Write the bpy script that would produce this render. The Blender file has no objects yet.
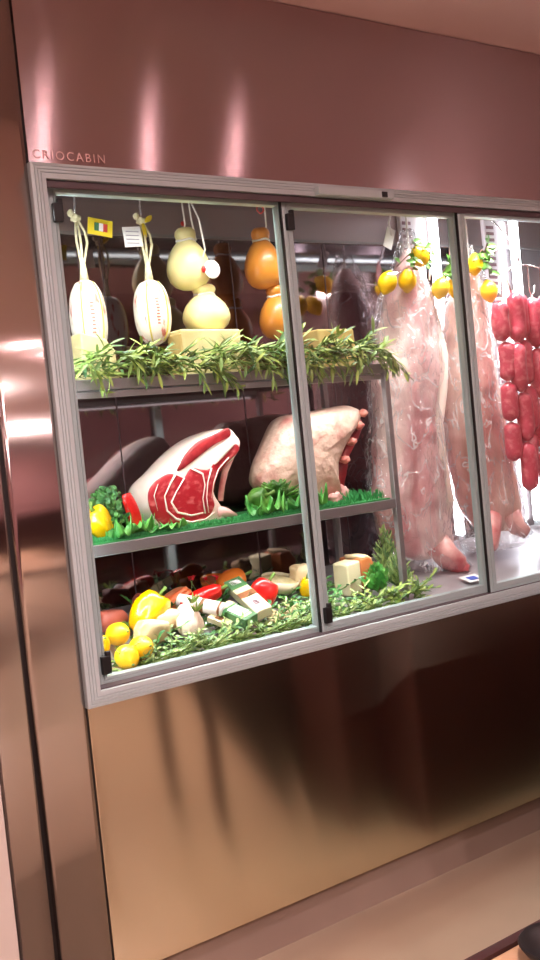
import bpy, math, random
from mathutils import Vector, Matrix, Euler, noise
V = Vector
PI = math.pi
FZ = 0.745            # height of the window sill above the floor; geometry below is written from the sill
scn = bpy.context.scene
COL = scn.collection
rnd = random.Random(7)

# ------------------------------------------------------------------ colour / materials
def lin(c):
    return tuple(((x/255.)/12.92 if x <= 10 else (((x/255.)+.055)/1.055)**2.4) for x in c) + (1.,)

def base(name):
    m = bpy.data.materials.new(name); m.use_nodes = True
    nt = m.node_tree
    return m, nt, nt.nodes['Principled BSDF']

def add_bump(nt, b, fac_socket, strength, dist=0.01):
    bp = nt.nodes.new('ShaderNodeBump'); bp.inputs['Strength'].default_value = strength
    bp.inputs['Distance'].default_value = dist
    nt.links.new(fac_socket, bp.inputs['Height']); nt.links.new(bp.outputs[0], b.inputs['Normal'])

def mat(name, c1, c2=None, rough=.5, metal=0., scale=8., bump=0., detail=4., spec=.5, coat=0., sss=0.,
        stretch=(1, 1, 1), lo=.35, hi=.65, island=False, bscale=None, bdist=.01):
    m, nt, b = base(name)
    b.inputs['Base Color'].default_value = lin(c1)
    b.inputs['Roughness'].default_value = rough; b.inputs['Metallic'].default_value = metal
    b.inputs['Specular IOR Level'].default_value = spec
    b.inputs['Coat Weight'].default_value = coat; b.inputs['Coat Roughness'].default_value = .08
    if sss:
        b.inputs['Subsurface Weight'].default_value = sss; b.inputs['Subsurface Scale'].default_value = .01
    tc = nt.nodes.new('ShaderNodeTexCoord'); mp = nt.nodes.new('ShaderNodeMapping')
    mp.inputs['Scale'].default_value = stretch
    nt.links.new(tc.outputs['Object'], mp.inputs[0])
    nz = nt.nodes.new('ShaderNodeTexNoise'); nz.inputs['Scale'].default_value = scale; nz.inputs['Detail'].default_value = detail
    nt.links.new(mp.outputs[0], nz.inputs['Vector'])
    if c2:
        r = nt.nodes.new('ShaderNodeValToRGB')
        r.color_ramp.elements[0].position = lo; r.color_ramp.elements[1].position = hi
        r.color_ramp.elements[0].color = lin(c1); r.color_ramp.elements[1].color = lin(c2)
        if island:
            g = nt.nodes.new('ShaderNodeNewGeometry')
            r.color_ramp.elements[0].position = 0.; r.color_ramp.elements[1].position = 1.
            nt.links.new(g.outputs['Random Per Island'], r.inputs[0])
        else:
            nt.links.new(nz.outputs[0], r.inputs[0])
        nt.links.new(r.outputs[0], b.inputs['Base Color'])
    if bump:
        src = nz
        if bscale:
            src = nt.nodes.new('ShaderNodeTexNoise'); src.inputs['Scale'].default_value = bscale; src.inputs['Detail'].default_value = 3
            nt.links.new(mp.outputs[0], src.inputs['Vector'])
        add_bump(nt, b, src.outputs[0], bump, bdist)
    return m

def brushed(name, c, rough, tangent, aniso=.9, wave=.0, wscale=2., grain=.15, stretch=(1, 1, 60)):
    """brushed stainless steel: anisotropic gloss along the grain, slight waviness of the sheet"""
    m, nt, b = base(name)
    b.inputs['Base Color'].default_value = lin(c); b.inputs['Metallic'].default_value = 1.
    b.inputs['Roughness'].default_value = rough; b.inputs['Anisotropic'].default_value = aniso
    t = nt.nodes.new('ShaderNodeCombineXYZ')
    for i in range(3): t.inputs[i].default_value = tangent[i]
    nt.links.new(t.outputs[0], b.inputs['Tangent'])
    tc = nt.nodes.new('ShaderNodeTexCoord')
    w = nt.nodes.new('ShaderNodeTexNoise'); w.inputs['Scale'].default_value = wscale; w.inputs['Detail'].default_value = 1
    nt.links.new(tc.outputs['Object'], w.inputs['Vector'])
    mp = nt.nodes.new('ShaderNodeMapping'); mp.inputs['Scale'].default_value = stretch
    nt.links.new(tc.outputs['Object'], mp.inputs[0])
    g = nt.nodes.new('ShaderNodeTexNoise'); g.inputs['Scale'].default_value = 12; g.inputs['Detail'].default_value = 4
    nt.links.new(mp.outputs[0], g.inputs['Vector'])
    r = nt.nodes.new('ShaderNodeMapRange')
    r.inputs['To Min'].default_value = rough*(1-grain); r.inputs['To Max'].default_value = rough*(1+grain)
    nt.links.new(g.outputs[0], r.inputs['Value']); nt.links.new(r.outputs[0], b.inputs['Roughness'])
    if wave: add_bump(nt, b, w.outputs[0], 1.0, wave)
    return m

def emit(name, c, s):
    m, nt, b = base(name)
    b.inputs['Base Color'].default_value = lin(c)
    b.inputs['Emission Color'].default_value = lin(c); b.inputs['Emission Strength'].default_value = s
    return m

def film(name, tint, rough, gloss, bumpscale=0., bump=0., milk=0.):
    """clear sheet: transparent + fresnel-weighted gloss, milk = share of cloudy diffuse"""
    m = bpy.data.materials.new(name); m.use_nodes = True; nt = m.node_tree
    nt.nodes.remove(nt.nodes['Principled BSDF']); out = nt.nodes['Material Output']
    tr = nt.nodes.new('ShaderNodeBsdfTransparent'); tr.inputs[0].default_value = tint
    gl = nt.nodes.new('ShaderNodeBsdfGlossy'); gl.inputs['Roughness'].default_value = rough
    lw = nt.nodes.new('ShaderNodeFresnel')
    ge = nt.nodes.new('ShaderNodeNewGeometry'); mr = nt.nodes.new('ShaderNodeMapRange')   # same reflectance on both faces of the sheet
    mr.inputs['To Min'].default_value = gloss; mr.inputs['To Max'].default_value = 1/gloss
    nt.links.new(ge.outputs['Backfacing'], mr.inputs['Value']); nt.links.new(mr.outputs[0], lw.inputs['IOR'])
    mx = nt.nodes.new('ShaderNodeMixShader')
    nt.links.new(lw.outputs[0], mx.inputs[0]); nt.links.new(tr.outputs[0], mx.inputs[1]); nt.links.new(gl.outputs[0], mx.inputs[2])
    last = mx
    if bump:
        tc = nt.nodes.new('ShaderNodeTexCoord')
        nz = nt.nodes.new('ShaderNodeTexNoise'); nz.inputs['Scale'].default_value = bumpscale; nz.inputs['Detail'].default_value = 3
        nz.inputs['Distortion'].default_value = 1.5
        nt.links.new(tc.outputs['Object'], nz.inputs['Vector'])
        bp = nt.nodes.new('ShaderNodeBump'); bp.inputs['Strength'].default_value = bump; bp.inputs['Distance'].default_value = .02
        nt.links.new(nz.outputs[0], bp.inputs['Height'])
        nt.links.new(bp.outputs[0], gl.inputs['Normal']); nt.links.new(bp.outputs[0], lw.inputs['Normal'])
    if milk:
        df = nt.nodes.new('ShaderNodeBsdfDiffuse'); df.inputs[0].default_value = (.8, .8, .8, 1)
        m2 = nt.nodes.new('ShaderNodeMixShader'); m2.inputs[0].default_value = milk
        # crumple lines: glints of the creased wrap, painted in as cloudy white diffuse
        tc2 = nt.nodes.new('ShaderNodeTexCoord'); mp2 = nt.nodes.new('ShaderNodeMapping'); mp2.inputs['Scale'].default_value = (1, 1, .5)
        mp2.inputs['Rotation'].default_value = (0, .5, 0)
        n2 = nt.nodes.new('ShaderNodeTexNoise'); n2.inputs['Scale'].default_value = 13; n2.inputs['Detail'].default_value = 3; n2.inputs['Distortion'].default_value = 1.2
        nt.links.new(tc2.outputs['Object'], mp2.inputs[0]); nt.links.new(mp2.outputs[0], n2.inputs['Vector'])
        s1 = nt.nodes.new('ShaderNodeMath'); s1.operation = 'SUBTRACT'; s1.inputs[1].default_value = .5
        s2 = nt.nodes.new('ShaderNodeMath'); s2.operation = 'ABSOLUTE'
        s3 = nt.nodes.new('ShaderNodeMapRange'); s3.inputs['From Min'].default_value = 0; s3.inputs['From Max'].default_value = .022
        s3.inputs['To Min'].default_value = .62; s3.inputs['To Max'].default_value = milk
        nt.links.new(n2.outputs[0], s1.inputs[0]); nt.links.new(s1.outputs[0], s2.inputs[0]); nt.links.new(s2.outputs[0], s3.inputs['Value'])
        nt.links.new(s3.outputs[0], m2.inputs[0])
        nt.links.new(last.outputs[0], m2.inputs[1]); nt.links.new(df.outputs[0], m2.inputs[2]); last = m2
    nt.links.new(last.outputs[0], out.inputs['Surface'])
    return m

M = dict(
    panel_top=brushed('brushed_panel_upper', (180, 164, 168), .20, (0, 0, 1), 1., wave=.0025, wscale=2.2, grain=.04),
    panel_low=brushed('brushed_panel_lower', (232, 218, 192), .15, (0, 0, 1), 1., wave=.001, wscale=2., grain=.04),
    column=brushed('brushed_column', (208, 198, 194), .17, (1, 0, 0), .95, wave=.0015, wscale=4., grain=.05, stretch=(60, 60, 1)),
    alu=mat('anodised_aluminium', (182, 196, 198), rough=.5, metal=.15, spec=.5),
    alu2=mat('sash_aluminium', (168, 188, 188), rough=.42, metal=.25),
    alu_dark=mat('track_dark', (84, 70, 74), rough=.45, metal=.3),
    steel=mat('shelf_steel', (140, 136, 137), rough=.4, metal=.5),
    steel_in=brushed('inner_brushed_steel', (158, 142, 142), .4, (1, 0, 0), .5),
    steel_right=brushed('right_bay_steel', (158, 148, 152), .35, (1, 0, 0), .6),
    mirror=mat('dark_polished_steel', (142, 132, 136), rough=.06, metal=1., scale=3, bump=.02),
    deck=mat('steel_deck', (182, 180, 184), rough=.28, metal=.6),
    duct=mat('white_duct', (200, 192, 196), rough=.4),
    slot=mat('dark_slot', (110, 70, 80), rough=.6),
    black=mat('black_rubber', (14, 13, 14), rough=.45),
    seam=mat('dark_seam', (22, 16, 16), rough=.6),
    glass=film('door_glass', (.95, .965, .96, 1), .0, 1.42),
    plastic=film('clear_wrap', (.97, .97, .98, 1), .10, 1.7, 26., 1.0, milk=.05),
    letters=mat('letter_metal', (200, 165, 160), rough=.3, metal=.9),
    plaster=mat('pink_plaster', (208, 186, 182), (202, 180, 176), rough=.8, scale=2),
    terracotta=mat('terracotta_plaster', (150, 112, 112), (138, 100, 100), rough=.8, scale=3),
    ceil=mat('ceiling_plaster', (232, 206, 202), (226, 198, 194), rough=.85, scale=2),
    pale=mat('pale_wall', (206, 196, 186), (198, 188, 178), rough=.8, scale=3),
    floor=mat('beige_tile', (178, 162, 140), (168, 152, 132), rough=.35, scale=2.5),
    kick=mat('kick_beige', (158, 138, 124), (148, 128, 116), rough=.5, scale=3),
    darkwood=mat('dark_wood', (44, 18, 20), (58, 26, 26), rough=.45, scale=6, stretch=(1, 1, 8)),
    tabletop=mat('table_beige', (190, 158, 124), (178, 146, 114), rough=.45, scale=3),
    cream=mat('cream_rind', (236, 226, 196), (250, 240, 214), rough=.42, sss=.1, scale=14, bump=.1, bscale=60, bdist=.002),
    label=mat('printed_casing', (244, 236, 218), (206, 120, 104), rough=.4, scale=34, lo=.56, hi=.66, stretch=(2.2, 2.2, .6)),
    yellowseam=mat('casing_fold', (224, 206, 90), rough=.4),
    marks=mat('reddish_print', (206, 120, 104), rough=.5),
    rope=mat('cream_rope', (236, 230, 196), (216, 206, 160), rough=.8, scale=120, bump=.4, bdist=.002),
    string=mat('white_string', (236, 232, 226), rough=.7),
    prov=mat('pale_provolone', (232, 220, 150), (240, 230, 172), rough=.38, sss=.1, scale=7, bump=.05, bdist=.002),
    smoked=mat('smoked_rind', (196, 118, 34), (222, 148, 58), rough=.35, scale=7, bump=.06, bdist=.002, coat=.2),
    wax=mat('red_wax', (196, 40, 36), rough=.35),
    paper=mat('white_paper', (240, 238, 236), rough=.6),
    tagyellow=mat('yellow_card', (240, 214, 36), rough=.5),
    taggreen=mat('green_print', (60, 130, 90), rough=.5),
    tagred=mat('red_print', (206, 60, 50), rough=.5),
    greyprint=mat('grey_print', (150, 146, 160), rough=.5),
    hardcheese=mat('hard_cheese', (214, 204, 150), (190, 176, 120), rough=.55, scale=12, bump=.3, bdist=.004),
    cheeserind=mat('cheese_rind', (168, 142, 78), (190, 168, 104), rough=.6, scale=14, bump=.3, bdist=.004),
    fat=mat('fat_white', (240, 222, 210), (232, 196, 184), rough=.42, scale=9, bump=.25, sss=.12, bscale=22, bdist=.006, lo=.5, hi=.8),
    fat2=mat('fat_pinkish', (214, 182, 164), (172, 100, 94), rough=.42, scale=11, bump=.7, bscale=34, bdist=.012, lo=.48, hi=.70, detail=7),
    meat=mat('red_meat', (166, 28, 40), (216, 110, 110), rough=.34, scale=42, bump=.25, bdist=.003, lo=.52, hi=.74, stretch=(1, 1, 1.5)),
    meatdark=mat('dark_red_meat', (128, 16, 26), (176, 50, 54), rough=.34, scale=22, bump=.25, bdist=.003, lo=.45, hi=.7),
    marrow=mat('rib_bone', (226, 170, 150), (196, 90, 84), rough=.45, scale=26, bump=.3, bdist=.003),
    carc=mat('carcass_flesh', (204, 136, 138), (242, 218, 210), rough=.4, scale=5.5, bump=.5, stretch=(1.6, 1.6, .55), bscale=16, bdist=.012, lo=.38, hi=.6),
    carc2=mat('carcass_flesh_tan', (194, 132, 122), (226, 188, 172), rough=.4, scale=5, bump=.5, stretch=(1.5, 1.5, .5), bscale=14, bdist=.012, lo=.38, hi=.62),
    rawred=mat('raw_red', (182, 84, 88), (226, 176, 168), rough=.4, scale=14, bump=.3, bdist=.005),
    sausage=mat('sausage_pink', (190, 60, 80), (224, 130, 134), rough=.3, scale=60, bump=.2, bdist=.002, coat=.3, lo=.5, hi=.8),
    lemon=mat('lemon_peel', (246, 204, 20), (240, 186, 8), rough=.38, scale=10, bump=.35, bscale=130, bdist=.002),
    pepyel=mat('yellow_pepper', (244, 196, 0), (236, 172, 0), rough=.22, scale=5, coat=.5),
    pepred=mat('red_pepper', (190, 16, 20), (206, 36, 26), rough=.2, scale=5, coat=.5),
    peporange=mat('orange_pepper', (206, 120, 40), (190, 84, 30), rough=.25, scale=8, coat=.4),
    chili=mat('red_chilli', (206, 14, 34), rough=.3),
    stemg=mat('green_stem', (92, 124, 48), rough=.6),
    twig=mat('brown_twig', (96, 66, 48), rough=.7),
    leafy=mat('garland_leaf', (44, 96, 48), (172, 196, 92), rough=.42, island=True),
    leafb=mat('bluegreen_leaf', (70, 120, 70), (176, 202, 120), rough=.42, island=True),
    lettuce=mat('lettuce', (44, 132, 48), (110, 186, 82), rough=.4, scale=20, bump=.3, bdist=.004),
    herb=mat('curly_herb', (28, 84, 40), (76, 140, 66), rough=.5, island=True),
    turf=mat('green_mat', (26, 120, 60), (60, 160, 84), rough=.6, island=True),
    darkleaf=mat('dark_veg', (46, 92, 34), (104, 150, 62), rough=.35, scale=18, bump=.3, bdist=.004),
    onion=mat('onion_skin', (236, 224, 204), (176, 136, 112), rough=.4, scale=14, stretch=(3, 3, .6), lo=.42, hi=.70),
    ham=mat('cured_meat', (206, 96, 50), (232, 184, 140), rough=.4, scale=18, lo=.45, hi=.65),
    bread=mat('crusty_cheese', (216, 196, 158), (190, 160, 112), rough=.6, scale=12, bump=.3, bdist=.004),
    orangecheese=mat('orange_rind', (196, 118, 66), (176, 100, 54), rough=.5, scale=9),
    brick=mat('brown_red_ham', (150, 72, 58), (176, 96, 76), rough=.5, scale=14),
    pkgreen=mat('pack_green', (74, 118, 74), rough=.4),
    pkcream=mat('pack_cream', (206, 200, 164), rough=.4),
    pkbrown=mat('pack_brown', (128, 84, 54), rough=.4),
    jar=mat('pale_tub', (196, 184, 150), (214, 204, 176), rough=.3, scale=8, coat=.3),
    blueprint=mat('blue_print', (70, 96, 190), rough=.5),
    pebble=mat('pale_chunk', (206, 192, 150), (160, 144, 98), rough=.6, scale=26, bump=.3, bdist=.003),
    lamp_cool=emit('cool_tube', (244, 250, 255), 60.),
    lamp_dim=emit('dim_downlight', (255, 206, 204), 330.),
    lamp_mid=emit('fill_downlight', (255, 214, 200), 420.),
    lamp_back=emit('cool_back_tube', (246, 248, 255), 24.),
    lamp_warm=emit('warm_downlight', (255, 224, 222), 1850.),
    wire=mat('hook_steel', (214, 208, 208), rough=.25, metal=.8),
    hookwhite=mat('white_hook', (238, 232, 232), rough=.4),
)

# ------------------------------------------------------------------ mesh building
class MB:
    def __init__(s): s.v = []; s.f = []; s.sm = []
    def add(s, verts, faces, smooth=True):
        o = len(s.v); s.v += [V(p) for p in verts]
        for f in faces: s.f.append([i+o for i in f]); s.sm.append(smooth)
        return s
    def box(s, a, b, rot=None, piv=None):
        x0, y0, z0 = a; x1, y1, z1 = b
        vs = [V(p) for p in ((x0, y0, z0), (x1, y0, z0), (x1, y1, z0), (x0, y1, z0), (x0, y0, z1), (x1, y0, z1), (x1, y1, z1), (x0, y1, z1))]
        if rot is not None:
            c = V(piv) if piv is not None else (V(a)+V(b))/2
            R = Euler(rot).to_matrix(); vs = [R @ (p-c)+c for p in vs]
        return s.add(vs, [(0, 3, 2, 1), (4, 5, 6, 7), (0, 1, 5, 4), (1, 2, 6, 5), (2, 3, 7, 6), (3, 0, 4, 7)], False)
    def rings(s, rs, cap=True, smooth=True):
        n = len(rs[0]); vs = [p for r in rs for p in r]; fs = []
        for i in range(len(rs)-1):
            for j in range(n):
                k = (j+1) % n
                fs.append((i*n+j, i*n+k, (i+1)*n+k, (i+1)*n+j))
        if cap:
            c0 = sum((V(p) for p in rs[0]), V())/n; c1 = sum((V(p) for p in rs[-1]), V())/n
            vs += [c0, c1]; a = len(vs)-2
            for j in range(n):
                k = (j+1) % n
                fs.append((a, k, j)); fs.append((a+1, (len(rs)-1)*n+j, (len(rs)-1)*n+k))
        return s.add(vs, fs, smooth)
    def tube(s, pts, r, n=10, cap=True):
        pts = [V(p) for p in pts]; rr = r if isinstance(r, (list, tuple)) else [r]*len(pts)
        rs = []; up = V((0, 0, 1)); prev = None
        for i, p in enumerate(pts):
            d = (pts[min(i+1, len(pts)-1)]-pts[max(i-1, 0)]).normalized()
            if prev is None:
                a = d.orthogonal().normalized()
            else:
                a = (prev-d*prev.dot(d)).normalized()
            prev = a; b = d.cross(a)
            rs.append([p+(a*math.cos(t)+b*math.sin(t))*rr[i] for t in [2*PI*k/n for k in range(n)]])
        return s.rings(rs, cap)
    def blob(s, c, r, rot=(0, 0, 0), nz=0., ns=8., seg=20, rng=12, seed=0, fn=None):
        R = Euler(rot).to_matrix(); c = V(c); rs = []
        for i in range(rng+1):
            th = PI*(.02+.96*i/rng)
            ring = []
            for j in range(seg):
                ph = 2*PI*j/seg
                d = V((math.sin(th)*math.cos(ph), math.sin(th)*math.sin(ph), math.cos(th)))
                k = 1.+nz*noise.noise(d*ns*.25+V((seed, seed*.7, 1.3*seed)))
                if fn: d2 = fn(V(d), ph, th)
                else: d2 = d
                ring.append(c+R @ V((d2.x*r[0]*k, d2.y*r[1]*k, d2.z*r[2]*k)))
            rs.append(ring)
        return s.rings([list(reversed(q)) for q in rs])
    def lathe(s, c, prof, n=24, rot=(0, 0, 0), cap=True):
        R = Euler(rot).to_matrix(); c = V(c)
        return s.rings([[c+R @ V((r*math.cos(2*PI*j/n), r*math.sin(2*PI*j/n), z)) for j in range(n)] for r, z in prof], cap)
    def leaf(s, p, d, nrm, L, w, bend=.25, wav=0.):
        p = V(p); d = V(d).normalized(); side = d.cross(V(nrm))
        if side.length < 1e-4: side = d.orthogonal()
        side.normalize(); up = side.cross(d)
        vs = []; N = 5
        for i in range(N+1):
            t = i/N; ww = w*math.sin(PI*min(1, t*.93+.05))**.8*.5
            if i == N: ww = w*.03
            q = p+d*L*t-up*bend*L*t*t
            k = ww*.35
            vs += [q-side*ww+up*(k+wav*rnd.uniform(-1, 1)), q, q+side*ww+up*(k+wav*rnd.uniform(-1, 1))]
        fs = []
        for i in range(N):
            a = i*3
            fs += [(a, a+1, a+4, a+3), (a+1, a+2, a+5, a+4)]
        return s.add(vs, fs, True)

def tag(o, label=None, cat=None, group=None, kind=None):
    if label: o['label'] = label
    if cat: o['category'] = cat
    if group: o['group'] = group
    if kind: o['kind'] = kind
    return o

def thing(name, label, cat, loc, group=None):
    o = bpy.data.objects.new(name, None); COL.objects.link(o); o.location = loc
    o.empty_display_size = .05
    return tag(o, label, cat, group)

def wloc(o):
    p = V(o.location)
    while o.parent: o = o.parent; p += V(o.location)
    return p

def obj(name, mb, m, parent=None, loc=None, mods=(), label=None, cat=None, group=None, kind=None):
    """one mesh object; mb is in world coordinates, origin at loc (or the parent's origin)"""
    o0 = wloc(parent) if parent else V((0, 0, 0))
    o1 = V(loc) if loc is not None else o0
    me = bpy.data.meshes.new(name)
    me.from_pydata([tuple(p-o1) for p in mb.v], [], mb.f)
    for i, pl in enumerate(me.polygons): pl.use_smooth = mb.sm[i]
    me.materials.append(m); me.update()
    o = bpy.data.objects.new(name, me); COL.objects.link(o)
    if parent: o.parent = parent
    o.location = o1-o0
    for md in mods:
        if md[0] == 'bevel':
            b = o.modifiers.new('bevel', 'BEVEL'); b.width = md[1]; b.segments = md[2]; b.limit_method = 'ANGLE'
        elif md[0] == 'sub':
            b = o.modifiers.new('sub', 'SUBSURF'); b.levels = md[1]; b.render_levels = md[1]
        elif md[0] == 'solid':
            b = o.modifiers.new('solid', 'SOLIDIFY'); b.thickness = md[1]
    return tag(o, label, cat, group, kind)

def text_obj(name, s, size, m, parent, loc, rot, depth=.0008, spacing=1., outline=False):
    cu = bpy.data.curves.new(name, 'FONT'); cu.body = s; cu.size = size; cu.space_character = spacing
    cu.extrude = depth
    if outline: cu.fill_mode = 'NONE'; cu.bevel_depth = size*.02; cu.extrude = 0
    t = bpy.data.objects.new(name, cu); COL.objects.link(t)
    dg = bpy.context.evaluated_depsgraph_get()
    me = bpy.data.meshes.new_from_object(t.evaluated_get(dg))
    bpy.data.objects.remove(t)
    o = bpy.data.objects.new(name, me); COL.objects.link(o)
    me.materials.clear(); me.materials.append(m)
    o.parent = parent; o.location = V(loc)-wloc(parent); o.rotation_euler = rot
    return o

def copy_tree(o, parent=None):
    c = o.copy(); COL.objects.link(c)
    if parent: c.parent = parent
    for ch in list(o.children): copy_tree(ch, c)
    return c

def smooth_poly(pts, n):
    """closed Catmull-Rom through pts, resampled to n points"""
    P = [V((p[0], p[1])) for p in pts]; L = len(P); out = []
    for k in range(n):
        t = k*L/n; i = int(t); u = t-i
        a, b, c, d = P[(i-1) % L], P[i % L], P[(i+1) % L], P[(i+2) % L]
        q = .5*((2*b)+(c-a)*u+(2*a-5*b+4*c-d)*u*u+(3*b-a-3*c+d)*u**3)
        out.append(q)
    return out

def ccw(pts):
    a = sum(pts[i].x*pts[(i+1) % len(pts)].y-pts[(i+1) % len(pts)].x*pts[i].y for i in range(len(pts)))
    return pts if a > 0 else list(reversed(pts))

def slab(mb, pts, y0, y1, n=48, dome=.004, nz=.0, ns=20.):
    """outline in the XZ plane given a thickness from y0 (towards the viewer) to y1 with rounded rims"""
    P = ccw(smooth_poly(pts, n)); c = sum(P, V((0, 0)))/n; rs = []
    D = y1-y0
    for s, y in ((.01, y0-dome), (.5, y0-dome*.9), (.85, y0-dome*.35), (.97, y0+D*.06), (1., y0+D*.3), (1., y0+D*.7), (.96, y0+D*.94), (.8, y1), (.01, y1)):
        ring = []
        for p in P:
            q = c+(p-c)*s
            w = V((q.x, y, q.y))
            if nz: w += V((0, 1, 0))*nz*noise.noise(w*ns)
            ring.append(w)
        rs.append(ring)
    mb.rings(rs, cap=True)
    return mb

# ------------------------------------------------------------------ the room
FL = -FZ; CE = 1.66
def struct(name, a, b, m):
    return obj(name, MB().box(a, b), m, loc=((a[0]+b[0])/2, (a[1]+b[1])/2, min(a[2], b[2])), kind='structure')
struct('floor', (-3.2, -4.3, FL-.1), (4.6, .75, FL), M['floor'])
struct('ceiling', (-3.2, -4.3, CE), (4.6, .75, CE+.1), M['ceil'])
struct('wall_back', (-3.2, -4.4, FL), (4.6, -4.3, CE), M['terracotta'])
struct('wall_left', (-3.3, -4.3, FL), (-3.2, .75, CE), M['terracotta'])
struct('wall_right', (4.6, -4.3, FL), (4.7, .75, CE), M['plaster'])
struct('wall_front_left', (-3.2, -.015, FL), (-.215, .1, CE), M['pale'])
struct('wall_front_right', (2.72, -.0, FL), (4.6, .1, CE), M['plaster'])
struct('wall_behind_cabinet', (-.3, .56, FL), (2.8, .7, CE), M['pale'])

# recessed downlights
def downlight(x, y, label):
    k = .45 if y > -1.1 and x > 0 else 1.
    t = thing('ceiling_downlight', label, 'ceiling light', (x, y, CE), 'downlights in the pink ceiling')
    obj('trim_ring', MB().lathe((x, y, CE-.012), [(.05*k, .012), (.066*k, .012), (.066*k, .004), (.060*k, 0), (.052*k, 0), (.05*k, .006), (.05*k, .012)], 24, cap=False), M['alu'], t)
    obj('lamp', MB().lathe((x, y, CE-.008), [(.001, .006), (.048*k, .006), (.048*k, .002), (.001, 0)], 24), M['lamp_dim' if k < 1 else 'lamp_mid' if (x < -1 and y > -1.1) else 'lamp_warm'], t)
LX = [(-.3, -1.75), (.50, -1.02), (.90, -1.05), (1.26, -1.05), (-1.1, -1.0), (-1.2, -3.2), (.6, -3.2), (1.25, -3.2), (4.2, -3.4), (-2.6, -2.4)]  # table-head and pale-wall lamps are added, unseen, to brighten floor and panel
LN = ['added as fill over the head of the dining table', 'above the dining table, alone at its left', 'above the dining table, left of a close pair', 'above the dark counter, right of a close pair', 'added as fill in front of the pale wall', 'in the far left of the room', 'in the far middle of the room', 'in the far middle of the room, right of its neighbour', 'over the right end of the cabinet', 'by the left wall']
for (x, y), n in zip(LX, LN):
    downlight(x, y, 'round warm recessed downlight '+n)

# dark counter standing opposite the right half of the cabinet (seen mirrored in the lower steel panel)
t = thing('service_counter', 'dark wooden counter mirrored in the right of the lower steel panel', 'counter', (2.0, -.9, FL))
obj('body', MB().box((1.06, -.72, FL+.06), (3.6, -.47, .02)), M['darkwood'], t)
obj('front_block', MB().box((1.22, -.46, FL), (3.6, -.28, .02)), M['darkwood'], t)  # added out of view to darken the reflection low in the steel panel
obj('plinth', MB().box((1.07, -.71, FL), (3.56, -.475, FL+.06)), M['black'], t)
obj('worktop', MB().box((1.04, -.74, .02), (3.62, -.45, .055)), M['darkwood'], t, mods=(('bevel', .006, 2),))
t = thing('added_side_table', 'added small table under a dark pointed cloth, mirrored in the lower panel', 'table', (1.15, -1.0, FL))  # unseen table and cloth, added and shaped to mirror as a dark V
obj('tabletop', MB().box((.68, -1.25, -.17), (1.5, -.80, -.14)), M['darkwood'], t)
for sx, sy in ((.80, -1.2), (1.44, -1.2), (1.44, -.86), (.80, -.86)):
    obj('leg', MB().box((sx-.018, sy-.018, FL), (sx+.018, sy+.018, -.17)), M['darkwood'], t)
t = thing('added_tablecloth', 'added dark cloth, pointed to mirror as a V in the lower panel', 'added_tablecloth', (1.15, -1.0, -.14))
cl = [(.66, -.785, -.136), (1.515, -.785, -.136), (1.515, -1.26, -.136), (.66, -1.26, -.136)]
obj('cloth', MB().add(cl+[(.66, -.785, -.21), (1.02, -.775, FL+.03), (1.515, -.785, -.24), (1.515, -1.26, -.24), (.66, -1.26, -.21)],
    [(0, 3, 2, 1), (0, 4, 5), (0, 5, 1), (1, 5, 6), (1, 6, 7, 2), (2, 7, 8, 3), (3, 8, 4, 0)], False), M['black'], t, mods=(('solid', .003),))
t = thing('wall_counter', 'long dark sideboard against the far terracotta wall', 'sideboard', (1.2, -3.9, FL))
obj('body', MB().box((-1.6, -4.25, FL), (4.2, -3.5, .12)), M['darkwood'], t)
obj('worktop', MB().box((-1.65, -4.28, .12), (4.25, -3.45, .16)), M['darkwood'], t, mods=(('bevel', .006, 2),))

# dining table (its corner shows in the bottom right of the photo)
t = thing('dining_table', 'beige table with dark edge band at the bottom right corner', 'table', (.2, -1.55, FL))
TZ = -.1
obj('tabletop', MB().box((-.42, -1.90, TZ-.03), (.56, -1.2, TZ)), M['tabletop'], t, mods=(('bevel', .003, 2),))
obj('edge_band', MB().box((-.43, -1.199, TZ-.032), (.57, -1.184, TZ+.004)), M['darkwood'], t, label='dark edge band')
for sx, sy in ((-.36, -1.84), (.50, -1.84), (-.36, -1.26), (.50, -1.26)):
    obj('leg', MB().box((sx-.025, sy-.025, FL), (sx+.025, sy+.025, TZ-.03)), M['tabletop'], t)
t = thing('serving_dish', 'round black dish on the beige table, at its far edge', 'dish', (.045, -1.262, TZ))
obj('bowl', MB().lathe((.045, -1.262, TZ), [(.001, .004), (.028, .002), (.045, .012), (.052, .022), (.05, .024), (.042, .014), (.026, .006), (.001, .006)], 32), M['black'], t)
t = thing('drinking_glass', 'small clear glass on the table beside the black dish', 'glass', (.135, -1.245, TZ))
obj('cup', MB().lathe((.135, -1.245, TZ), [(.001, .001), (.026, .001), (.030, .09), (.028, .09), (.024, .006), (.001, .006)], 24), film('tumbler_glass', (.9, .9, .9, 1), .02, 1.5), t)

# ------------------------------------------------------------------ the cabinet
W = 2.6; H = 1.2
cab = thing('display_cabinet', 'built-in stainless steel refrigerated meat cabinet with sliding glass doors', 'display cabinet', (1.3, 0, FL))
PX = [(.002, W)]
obj('upper_panel', MB().box((.003, 0, H+.001), (W, .05, CE-.002)), M['panel_top'], cab, mods=(('bevel', .002, 2),), label='brushed steel panel above the glass doors')
obj('lower_panel', MB().box((.003, 0, -.62), (W, .05, -.001)), M['panel_low'], cab, mods=(('bevel', .002, 2),), label='brushed steel panel below the glass doors')
obj('kick_plate', MB().box((-.12, .045, FL), (W, .09, -.615)), M['kick'], cab, label='beige kick plate')
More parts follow.
